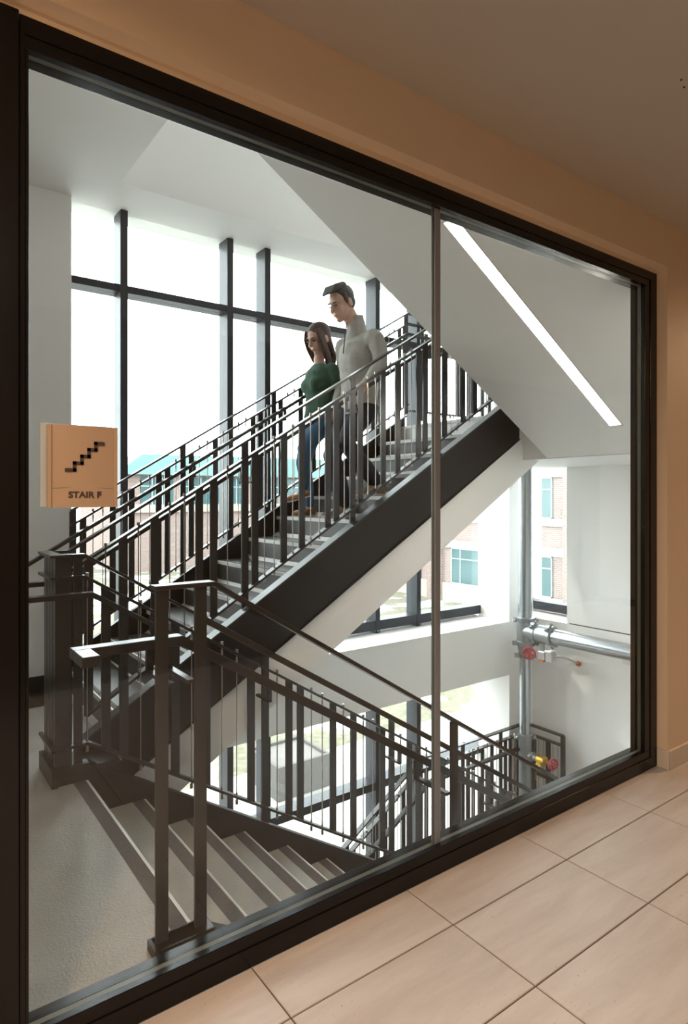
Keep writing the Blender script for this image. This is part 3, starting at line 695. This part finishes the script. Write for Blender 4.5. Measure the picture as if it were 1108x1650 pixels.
# brick office building (facade faces the stair)
bx = 25.0
ob = thing('brick_building', (bx, 22, GROUND), 'brick office building with pale stone bands seen through the right windows', 'building')
MB().box((bx, 4, GROUND), (bx+12, 30.6, 4.5)).build('wall', M['brick'], ob)
for z0, z1, d in ((GROUND, -3.35, .10), (-1.42, -1.02, .12), (-.02, .32, .12), (2.26, 2.62, .12), (3.7, 4.05, .12)):
    MB().box((bx-d, 4, z0), (bx, 30.6, z1)).build('stone_band', M['precast'], ob)
for y0 in (8.9, 13.3, 17.7, 22.1, 26.5):
    MB().box((bx-.22, y0-1.75, GROUND), (bx, y0-.65, 4.5)).build('pier', M['brick'], ob)
    for z0, z1 in ((-3.35, -1.42), (.32, 2.26)):
        wd = MB().box((bx-.05, y0, z0), (bx-.01, y0+2.0, z1)).build('window', M['bld_glass'], ob)
        mb = MB()
        for a, b in ((y0, y0+.06), (y0+1.94, y0+2.0), (y0+1.30, y0+1.35)): mb.box((bx-.09, a, z0), (bx-.045, b, z1))
        mb.box((bx-.09, y0, z0), (bx-.045, y0+2, z0+.06)); mb.box((bx-.09, y0, z1-.06), (bx-.045, y0+2, z1)); mb.box((bx-.09, y0, z1-.6), (bx-.045, y0+2, z1-.55))
        mb.build('window_frame', M['bld_frame'], wd)
# low brick building with teal band (parallel to the far wall)
by = 47.0
tb = thing('low_building', (28, by, GROUND), 'long low brick building with teal glass and roof behind the stair railing', 'building')
MB().box((14.2, by, GROUND), (60, by+12, 3.0)).build('wall', M['brick'], tb)
MB().box((14.0, by-.25, .15), (60, by, .75)).build('stone_band', M['precast'], tb)
MB().prism([(13.6, 3.0), (60, 3.0), (60, 4.9), (15.5, 4.5)], by-.7, by+12).build('roof', M['teal_metal'], tb)
for k in range(14):
    x = 15.6 + k*3.1
    wd = MB().box((x, by-.08, .75), (x+2.5, by, 2.85)).build('window', M['bld_glass'], tb)
    mb = MB(); mb.box((x+.8, by-.12, .75), (x+.88, by-.075, 2.85)); mb.box((x+1.62, by-.12, .75), (x+1.70, by-.075, 2.85)); mb.box((x, by-.12, 2.1), (x+2.5, by-.075, 2.18)); mb.build('window_frame', M['bld_frame'], wd)
# bare trees
def tree(x, y, h, seed, lab):
    rn = random.Random(seed); th = thing('bare_tree', (x, y, GROUND), lab, 'tree', 'bare trees outside')
    mbt = MB(); mbt.tube([(x, y, GROUND), (x+.03, y, GROUND+h*.35), (x-.02, y+.03, GROUND+h*.6), (x+.02, y, GROUND+h)], [.07*h/4, .055*h/4, .035*h/4, .012], 8); mbt.build('trunk', M['bark'], th, True)
    mb = MB()
    def br(p, d, L, r, dep):
        q = p + d*L; mb.tube([p, p + d*L*.5 + V(rn.uniform(-1,1), rn.uniform(-1,1), 0)*L*.05, q], [r, r*.8, r*.6], 5)
        if dep <= 0: return
        for _ in range(rn.choice((2, 3, 3))):
            e = (d + V(rn.uniform(-1,1), rn.uniform(-1,1), rn.uniform(-.3,.8))*.75).normalized(); br(p + d*L*rn.uniform(.45, 1), e, L*rn.uniform(.55, .8), r*.6, dep-1)
    for k in range(11):
        z = GROUND + h*(.35 + .6*k/11); a = rn.uniform(0, 6.28)
        br(V(x, y, z), V(math.cos(a), math.sin(a), .9).normalized(), h*.22*(1.1-k/14), .022*h/4, 3)
    mb.build('branches', M['bark'], th)
tree(4.2, 13.8, 3.4, 3, 'thin bare tree standing in snow left behind the stair railing')
tree(3.9, 26, 6.0, 5, 'larger bare tree at the left edge of the far window')
tree(5.9, 29, 5.2, 7, 'bare tree left of the low brick building')
# ------------------------------------------------------------------ people on the upper flight
M['skin'] = mat('skin', (.60, .36, .27), .5)
M['sweater_grey'] = mat('sweater_grey', (.41, .385, .345), .9, var=.08, vscale=40, bump=.15, bscale=300)
M['sweater_green'] = mat('sweater_green', (.045, .095, .062), .9, var=.12, vscale=40, bump=.15, bscale=300)
M['jeans'] = mat('jeans', (.055, .15, .26), .85, var=.25, vscale=14, bump=.1, bscale=200)
M['navy'] = mat('navy', (.014, .02, .035), .85)
M['hair_dark'] = mat('hair_dark', (.045, .034, .03), .55, var=.4, vscale=60, bump=.3, bscale=120)
M['hair_brown'] = mat('hair_brown', (.055, .022, .014), .6, var=.4, vscale=60, bump=.3, bscale=120)
M['shoe_tan'] = mat('shoe_tan', (.30, .22, .15), .7)
M['shoe_sole'] = mat('shoe_sole', (.62, .58, .52), .7)
M['flat_brown'] = mat('flat_brown', (.36, .17, .08), .55)
M['eye_dark'] = mat('eye_dark', (.03, .02, .015), .3)
M['lips'] = mat('lips', (.45, .18, .15), .5)

def ell(mb, c, r, rot=None, n=16, m=10):
    c = Vector(c); vs = []; fs = []
    for j in range(m+1):
        ph = math.pi*j/m
        for i in range(n):
            th = 2*math.pi*i/n
            p = Vector((r[0]*math.sin(ph)*math.cos(th), r[1]*math.sin(ph)*math.sin(th), r[2]*math.cos(ph)))
            vs.append(c + (rot @ p if rot else p))
    for j in range(m):
        for i in range(n):
            fs.append((j*n+i, (j+1)*n+i, (j+1)*n+(i+1) % n, j*n+(i+1) % n))
    mb.add(vs, fs)
def loft(mb, st, fwd=(1,0,0), n=18, caps=True):
    """st: list of (point, a, b): half-size a along fwd, b sideways"""
    fwd = Vector(fwd); P_ = [Vector(s[0]) for s in st]; rings = []
    for i, (p, a, b) in enumerate(st):
        p = Vector(p); d = (P_[min(i+1, len(P_)-1)] - P_[max(i-1, 0)]).normalized()
        f = (fwd - d*fwd.dot(d))
        f = f.normalized() if f.length > .05 else d.orthogonal().normalized()
        s = d.cross(f).normalized()
        rings.append([p + f*a*math.cos(2*math.pi*k/n) + s*b*math.sin(2*math.pi*k/n) for k in range(n)])
    vs = [q for r in rings for q in r]; fs = []
    for i in range(len(rings)-1):
        for k in range(n): fs.append((i*n+k, i*n+(k+1) % n, (i+1)*n+(k+1) % n, (i+1)*n+k))
    fs.append(tuple(range(n-1, -1, -1))); fs.append(tuple(range((len(rings)-1)*n, len(rings)*n)))
    mb.add(vs, fs)
    if caps:
        for (p, a, b) in (st[0], st[-1]): ell(mb, p, ((a+b)/2*.92,)*3, n=12, m=8)
def chain(mb, pts, rs, n=14): loft(mb, [(p, r, r) for p, r in zip(pts, rs)], n=n)
wr_tex = bpy.data.textures.new('folds', 'CLOUDS'); wr_tex.noise_scale = .11; wr_tex.noise_depth = 2
def organic(mb, name, material, parent, voxel=.008, smooth=6, folds=0):
    off = ORG[parent.name]; me = mb.mesh(name, material, off)
    o = bpy.data.objects.new(name, me); C.objects.link(o)
    r = o.modifiers.new('r', 'REMESH'); r.mode = 'VOXEL'; r.voxel_size = voxel
    if smooth: s = o.modifiers.new('s', 'SMOOTH'); s.iterations = smooth; s.factor = .5
    if folds:
        d = o.modifiers.new('d', 'DISPLACE'); d.texture = wr_tex; d.strength = folds; d.mid_level = .5; d.texture_coords = 'LOCAL'
    bpy.context.view_layer.update()
    new = bpy.data.meshes.new_from_object(o.evaluated_get(bpy.context.evaluated_depsgraph_get()))
    o.modifiers.clear(); o.data = new; new.name = name; bpy.data.meshes.remove(me)
    new.materials.clear(); new.materials.append(material)
    for p in new.polygons: p.use_smooth = True
    o.parent = parent; ORG[o.name] = off
    return o
def PP(u, v, Y):                                    # point at depth plane Y seen at a pixel of the photograph
    X = 599.1 + .806*(u-554); y = 815.7 - .592*(u-554); z = 800 - v
    return V(X/y*Y, Y, EYE + z/y*Y)
def head_xf(c, yaw, pitch, s):                      # local: x forward, y left, z up
    return Matrix.Translation(c) @ Matrix.Rotation(yaw, 4, 'Z') @ Matrix.Rotation(pitch, 4, 'Y') @ Matrix.Scale(s, 4)
def hell(mb, T, c, r, sc):
    ell(mb, T @ Vector(c), [q*sc for q in r], T.to_3x3().normalized())
def head(mb, T, s, fem=False):
    hell(mb, T, (-.012, 0, .035), (.098, .076, .085), s); hell(mb, T, (.026, 0, -.028), (.066, .060 if not fem else .056, .085), s)
    hell(mb, T, (.056, 0, -.096), (.026, .030 if not fem else .024, .020), s)
    loft(mb, [(T @ Vector((.088, 0, .018)), .009*s, .008*s), (T @ Vector((.102, 0, -.008)), .012*s, .010*s), (T @ Vector((.110, 0, -.028)), .014*s, .014*s)], n=10)
    hell(mb, T, (.078, 0, .028), (.018, .048, .012), s)
    for k in (-1, 1):
        hell(mb, T, (.056, k*.036, -.03), (.028, .024, .030), s); hell(mb, T, (-.012, k*.078, -.008), (.020, .009, .032), s)
    hell(mb, T, (.084, 0, -.060), (.012, .022, .010), s)
def face_bits(parent, T, s, brow):
    for k in (-1, 1):
        mb = MB(); hell(mb, T, (.0855, k*.031, .004), (.008, .014, .005), s); mb.build('eye', M['eye_dark'], parent, True)
        mb = MB(); hell(mb, T, (.091, k*.031, .026), (.007, .020, .0045), s); mb.build('eyebrow', brow, parent, True)
    mb = MB(); hell(mb, T, (.0935, 0, -.061), (.006, .020, .0065), s); mb.build('lips', M['lips'], parent, True)
def relaxed_hand(mb, w, d, side, s=1.0):
    """hand hanging from wrist w along d; side = thumb direction"""
    w = Vector(w); d = Vector(d).normalized(); t = Vector(side).normalized(); nrm = d.cross(t).normalized()
    loft(mb, [(w, .022*s, .027*s), (w + d*.05*s, .017*s, .040*s), (w + d*.09*s, .015*s, .040*s)], fwd=nrm)
    for k, L in enumerate((.070, .080, .075, .058)):
        b = w + d*.09*s + t*(.030 - .020*k)*s
        chain(mb, [b, b + d*L*.5*s + nrm*.006*s, b + d*L*.85*s + nrm*.026*s], [.0095*s, .0088*s, .0075*s], 8)
    b = w + d*.03*s + t*.036*s; chain(mb, [b, b + (d*.6 + t*.5).normalized()*.04*s, b + (d*.9 + t*.25).normalized()*.072*s + nrm*.01], [.012*s, .010*s, .0085*s], 8)
def shoe(parent, heel, toe, w, m_up, low=False):
    """heel/toe: ground points"""
    heel = Vector(heel); toe = Vector(toe); d = (toe - heel); L = d.length; d.normalize(); up = Vector((0,0,1)); up = (up - d*up.dot(d)).normalized()
    mb = MB(); h = .035 if low else .055
    loft(mb, [(heel + d*.02 + up*h*.9, h*.8, w*.42), (heel + d*.08 + up*h*.95, h*.9, w*.46), (heel + d*L*.55 + up*h*.75, h*.65, w*.50), (heel + d*L*.80 + up*.028, .026, w*.50), (heel + d*(L-.02) + up*.024, .018, w*.34)], fwd=up)
    if not low: loft(mb, [(heel + d*.06 + up*.05, .05, .04), (heel + d*.065 + up*.12, .048, .043)], fwd=d)
    o = organic(mb, 'shoe', m_up, parent, .006, 3)
    side = d.cross(up); s = MB()
    pr = [(.0, .30), (.04, .44), (.12, .46), (L*.55, .47), (L*.78, .54), (L*.93, .42), (L, .12)]
    pts = [heel + d*a + side*b*w for a, b in pr] + [heel + d*a - side*b*w for a, b in reversed(pr)]
    n = len(pts); t = .018 if not low else .008
    s.add([p for p in pts] + [p + up*t for p in pts], [tuple(range(n)), tuple(range(2*n-1, n-1, -1))] + [(i, (i+1) % n, (i+1) % n+n, i+n) for i in range(n)])
    s.build('sole', M['shoe_sole'], o)
    if not low:
        for k in range(4):
            p = heel + d*(L*.45 + .022*k) + up*(h*1.42 - .010*k); MB().tube([p - side*.026, p + up*.004, p + side*.026], .0035, 6).build('lace', M['shoe_sole'], o)
    return o

# --- man in the grey quarter-zip
mY = 3.94
man = thing('person', (3.05, mY, 7*R_), 'man in pale grey quarter-zip sweater walking down the stairs, hand on railing', 'person')
hc = PP(550, 490, mY)
HS = 1.10
Th = head_xf(hc, math.radians(180+6), math.radians(25), HS)
nb = V(3.02, mY, 2.655); sN, sF = V(3.045, mY-.20, 2.575), V(3.045, mY+.20, 2.585)
hip = V(3.05, mY, 2.05); hN, hF = hip + V(0, -.09, 0), hip + V(0, .09, 0)
kN, aN = V(2.84, mY-.085, 1.775), V(3.155, mY-.07, 8*R_+.09)
kF, aF = V(2.845, mY+.09, 1.68), V(2.945, mY+.08, 7*R_+.09)
eN = V(3.03, 3.665, 2.345); wN = V(2.835, 3.585, 2.185)
eF = V(3.10, mY+.27, 2.34); wF = V(3.0, mY+.25, 2.12)
railz = lambda x: nA(x) + RH + .012
def torso(mb, g):
    loft(mb, [(hip + V(0,0,-.05), .10+g, .15+g), (hip + V(0,0,.05), .115+g, .165+g), (hip + V(-.01,0,.20), .108+g, .152+g), (hip + V(-.015,0,.38), .125+g, .178+g), (hip + V(-.01,0,.50), .110+g, .19+g), (hip + V(-.01,0,.565), .075+g, .14+g), (nb + V(0,0,-.01), .062+g*.5, .075+g*.5)], caps=False)
    ell(mb, sN + V(0,.02,-.01), (.066+g, .066+g, .07+g)); ell(mb, sF + V(0,-.02,-.01), (.066+g, .066+g, .07+g))
b = MB(); torso(b, -.012); head(b, Th, HS)
loft(b, [(nb + V(0,0,-.05), .06, .065), (nb + V(-.02,0,.05), .060, .060), (Th @ Vector((-.03, 0, -.05)), .060, .057)])
chain(b, [sN, eN, wN], [.050, .042, .030]); chain(b, [sF, eF, wF], [.050, .042, .030])
relaxed_hand(b, wF, wF - eF + V(0,0,-.12), (-1, 0, 0))
# near hand closes over the handrail
hx = [2.800, 2.777, 2.754, 2.732]
z0 = railz(2.77)
loft(b, [(wN, .024, .027), (V(2.81, 3.578, railz(2.81)+.030), .018, .036), (V(2.765, 3.572, railz(2.765)+.024), .016, .042)], fwd=(0, 0, 1))
for i, x in enumerate(hx):
    z = railz(x); e = (.0, .002, .0, -.004)[i]
    chain(b, [(x, 3.572, z+.018), (x-.004, 3.536+e, z+.014), (x-.006, 3.526+e, z-.020), (x-.002, 3.545, z-.040)], [.0105, .0098, .009, .008], 8)
chain(b, [(2.805, 3.592, railz(2.8)+.018), (2.775, 3.606, railz(2.775)+.006), (2.745, 3.602, railz(2.745)-.014)], [.0125, .011, .009], 8)
chain(b, [hN, kN, aN], [.075, .052, .038]); chain(b, [hF, kF, aF], [.075, .052, .038])
for a in (aN, aF): loft(b, [(a + V(.03,0,-.05), .03, .03), (a + V(-.06,0,-.055), .024, .036), (a + V(-.15,0,-.066), .014, .036)], fwd=(0,0,1))
body = organic(b, 'body', M['skin'], man, .006, 3)
face_bits(body, Th, HS, M['hair_dark'])
g = MB(); torso(g, .014)
loft(g, [(hip + V(0,0,.10), .128, .178), (hip + V(0,0,.03), .135, .186)], caps=False)
loft(g, [(nb + V(.0,0,-.05), .085, .10), (nb + V(-.006,0,.02), .076, .084), (nb + V(-.016,0,.075), .074, .078), (nb + V(-.028,0,.125), .074, .076)], caps=False)
chain(g, [sN, (sN+eN)/2 + V(.01,-.01,0), eN, (eN+wN)/2, wN + V(.012,.004,.006)], [.070, .064, .058, .050, .041]); chain(g, [sF, eF, wF], [.076, .062, .042])
sw = organic(g, 'sweater', M['sweater_grey'], man, .0085, 6, .022)
MB().tube([nb + V(-.092, -.005, .085), nb + V(-.115, -.006, .0), hip + V(-.158, -.006, .50), hip + V(-.166, -.006, .42)], .004, 6).build('zip', M['navy'], sw)
t_ = MB(); loft(t_, [(hip + V(0,0,.09), .118, .168), (hip + V(0,0,-.06), .122, .172)], caps=False)
for h_, k_, a_ in ((hN, kN, aN), (hF, kF, aF)): chain(t_, [h_, (h_+k_)/2 + V(-.01,0,0), k_, (k_+a_)/2 + V(.012,0,0), a_ + V(.005,0,.02)], [.10, .09, .074, .068, .060])
organic(t_, 'trousers', M['navy'], man, .009, 5, .012)
shoe(man, aN + V(.085, 0, -.09), aN + V(-.20, 0, -.09), .10, M['shoe_tan']); shoe(man, aF + V(.085, 0, -.09), aF + V(-.20, .0, -.09), .10, M['shoe_tan'])
hb = MB()
hell(hb, Th, (-.026, 0, .052), (.098, .082, .082), HS); hell(hb, Th, (-.055, 0, .005), (.058, .070, .070), HS)
for k in range(7):
    y = -.048 + .016*k; loft(hb, [(Th @ Vector((-.03, y, .118)), .028, .022), (Th @ Vector((.045, y*1.05, .122)), .026, .018), (Th @ Vector((.098, y*1.0, .098 - .06*abs(y))), .012, .012)], n=10)
for k in (-1, 1): hell(hb, Th, (.008, k*.072, .030), (.022, .010, .038), HS)
organic(hb, 'hair', M['hair_dark'], man, .006, 4, .006)

# --- woman in the green sweater
wY = 4.40
wm = thing('person', (2.95, wY, 7*R_), 'woman with long brown hair, green sweater and blue jeans descending beside the man', 'person')
hc = PP(513, 547, wY)
WS = 1.06
Th = head_xf(hc, math.radians(180+10), math.radians(22), WS)
nb = V(2.985, wY, 2.475); sN, sF = V(3.00, wY-.155, 2.415), V(3.00, wY+.155, 2.415)
hip = V(2.985, wY, 2.0); hN, hF = hip + V(0, -.085, 0), hip + V(0, .085, 0)
kN = V(2.775, wY-.075, 1.745); aN = V(2.775, wY-.055, 1.415)
kF = V(2.87, wY+.09, 1.63); aF = V(2.93, wY+.09, 7*R_+.075)
eN = V(3.075, wY-.19, 2.20); wN = V(3.03, wY-.18, 1.985); eF = V(3.06, wY+.165, 2.18); wF = V(3.0, wY+.16, 1.97)
def torsow(mb, g):
    loft(mb, [(hip + V(0,0,-.06), .10+g, .150+g), (hip + V(0,0,.03), .108+g, .155+g), (hip + V(-.008,0,.17), .088+g, .122+g), (hip + V(-.02,0,.30), .105+g, .138+g), (hip + V(-.012,0,.40), .088+g, .15+g), (hip + V(-.005,0,.445), .062+g, .11+g), (nb, .05+g*.4, .058+g*.4)], caps=False)
    for k in (-1, 1): ell(mb, hip + V(-.068-g*.4, k*.060, .295), (.060+g, .066+g, .066+g)); ell(mb, (sN if k < 0 else sF) + V(0, -k*.02, -.01), (.052+g, .052+g, .056+g))
b = MB(); torsow(b, -.010); head(b, Th, WS, True)
loft(b, [(nb + V(0,0,-.04), .05, .055), (nb + V(-.015,0,.04), .045, .045), (Th @ Vector((-.03, 0, -.05)), .047, .044)])
chain(b, [sN, eN, wN], [.040, .034, .025]); chain(b, [sF, eF, wF], [.040, .034, .025])
relaxed_hand(b, wN, V(-.05, 0, -1), (-1, 0, 0), .9); relaxed_hand(b, wF, V(-.05, 0, -1), (-1, 0, 0), .9)
chain(b, [hN, kN, aN], [.075, .048, .032]); chain(b, [hF, kF, aF], [.075, .048, .032])
loft(b, [(aN + V(.02,0,-.02), .03, .028), (aN + V(-.05,0,-.045), .022, .032), (aN + V(-.125,0,-.075), .013, .030)], fwd=(0,0,1))
loft(b, [(aF + V(.025,0,-.04), .028, .028), (aF + V(-.05,0,-.045), .022, .032), (aF + V(-.13,0,-.058), .013, .030)], fwd=(0,0,1))
body = organic(b, 'body', M['skin'], wm, .006, 3)
face_bits(body, Th, WS, M['hair_brown'])
g = MB(); torsow(g, .010)
loft(g, [(hip + V(0,0,.24), .118, .146), (hip + V(0,0,.12), .120, .156), (hip + V(0,0,.03), .128, .178)], caps=False)
chain(g, [sN, eN, wN + V(.005,0,.03)], [.060, .050, .036]); chain(g, [sF, eF, wF + V(.02,0,.02)], [.060, .050, .036])
organic(g, 'sweater', M['sweater_green'], wm, .0085, 9, .02)
t_ = MB(); loft(t_, [(hip + V(0,0,.05), .112, .160), (hip + V(0,0,-.07), .112, .160)], caps=False)
for h_, k_, a_ in ((hN, kN, aN), (hF, kF, aF)): chain(t_, [h_, (h_+k_)/2 + V(-.008,0,0), k_, (k_+a_)/2 + V(.012,0,0), a_ + V(.0,0,.02)], [.096, .082, .062, .056, .043])
organic(t_, 'jeans', M['jeans'], wm, .009, 5, .010)
shoe(wm, aN + V(.055, 0, -.055), aN + V(-.155, 0, -.105), .085, M['flat_brown'], True); shoe(wm, aF + V(.06, 0, -.075), aF + V(-.17, 0, -.075), .085, M['flat_brown'], True)
hb = MB()
hell(hb, Th, (-.026, 0, .050), (.104, .088, .086), WS); hell(hb, Th, (-.05, 0, .0), (.066, .078, .08), WS)
loft(hb, [(Th @ Vector((-.06, 0, .02)), .05, .075), (Th @ Vector((-.075, 0, -.09)), .045, .078), (Th @ Vector((-.085, 0, -.17)), .035, .07), (hip + V(.085, 0, .33), .025, .06)])
for k in (-1, 1):
    for q in range(3):
        x = .015 + .018*q
        loft(hb, [(Th @ Vector((x, k*.062, .075)), .020, .014), (Th @ Vector((x+.012, k*.080, .02)), .020, .013), (Th @ Vector((x+.008, k*.082, -.06)), .019, .013), (Th @ Vector((x-.004, k*.076, -.13)), .018, .013), (Th @ Vector((x-.012, k*(.072-.006*q), -.19-.012*q)), .010, .009)], n=10)
organic(hb, 'hair', M['hair_brown'], wm, .006, 4, .006)
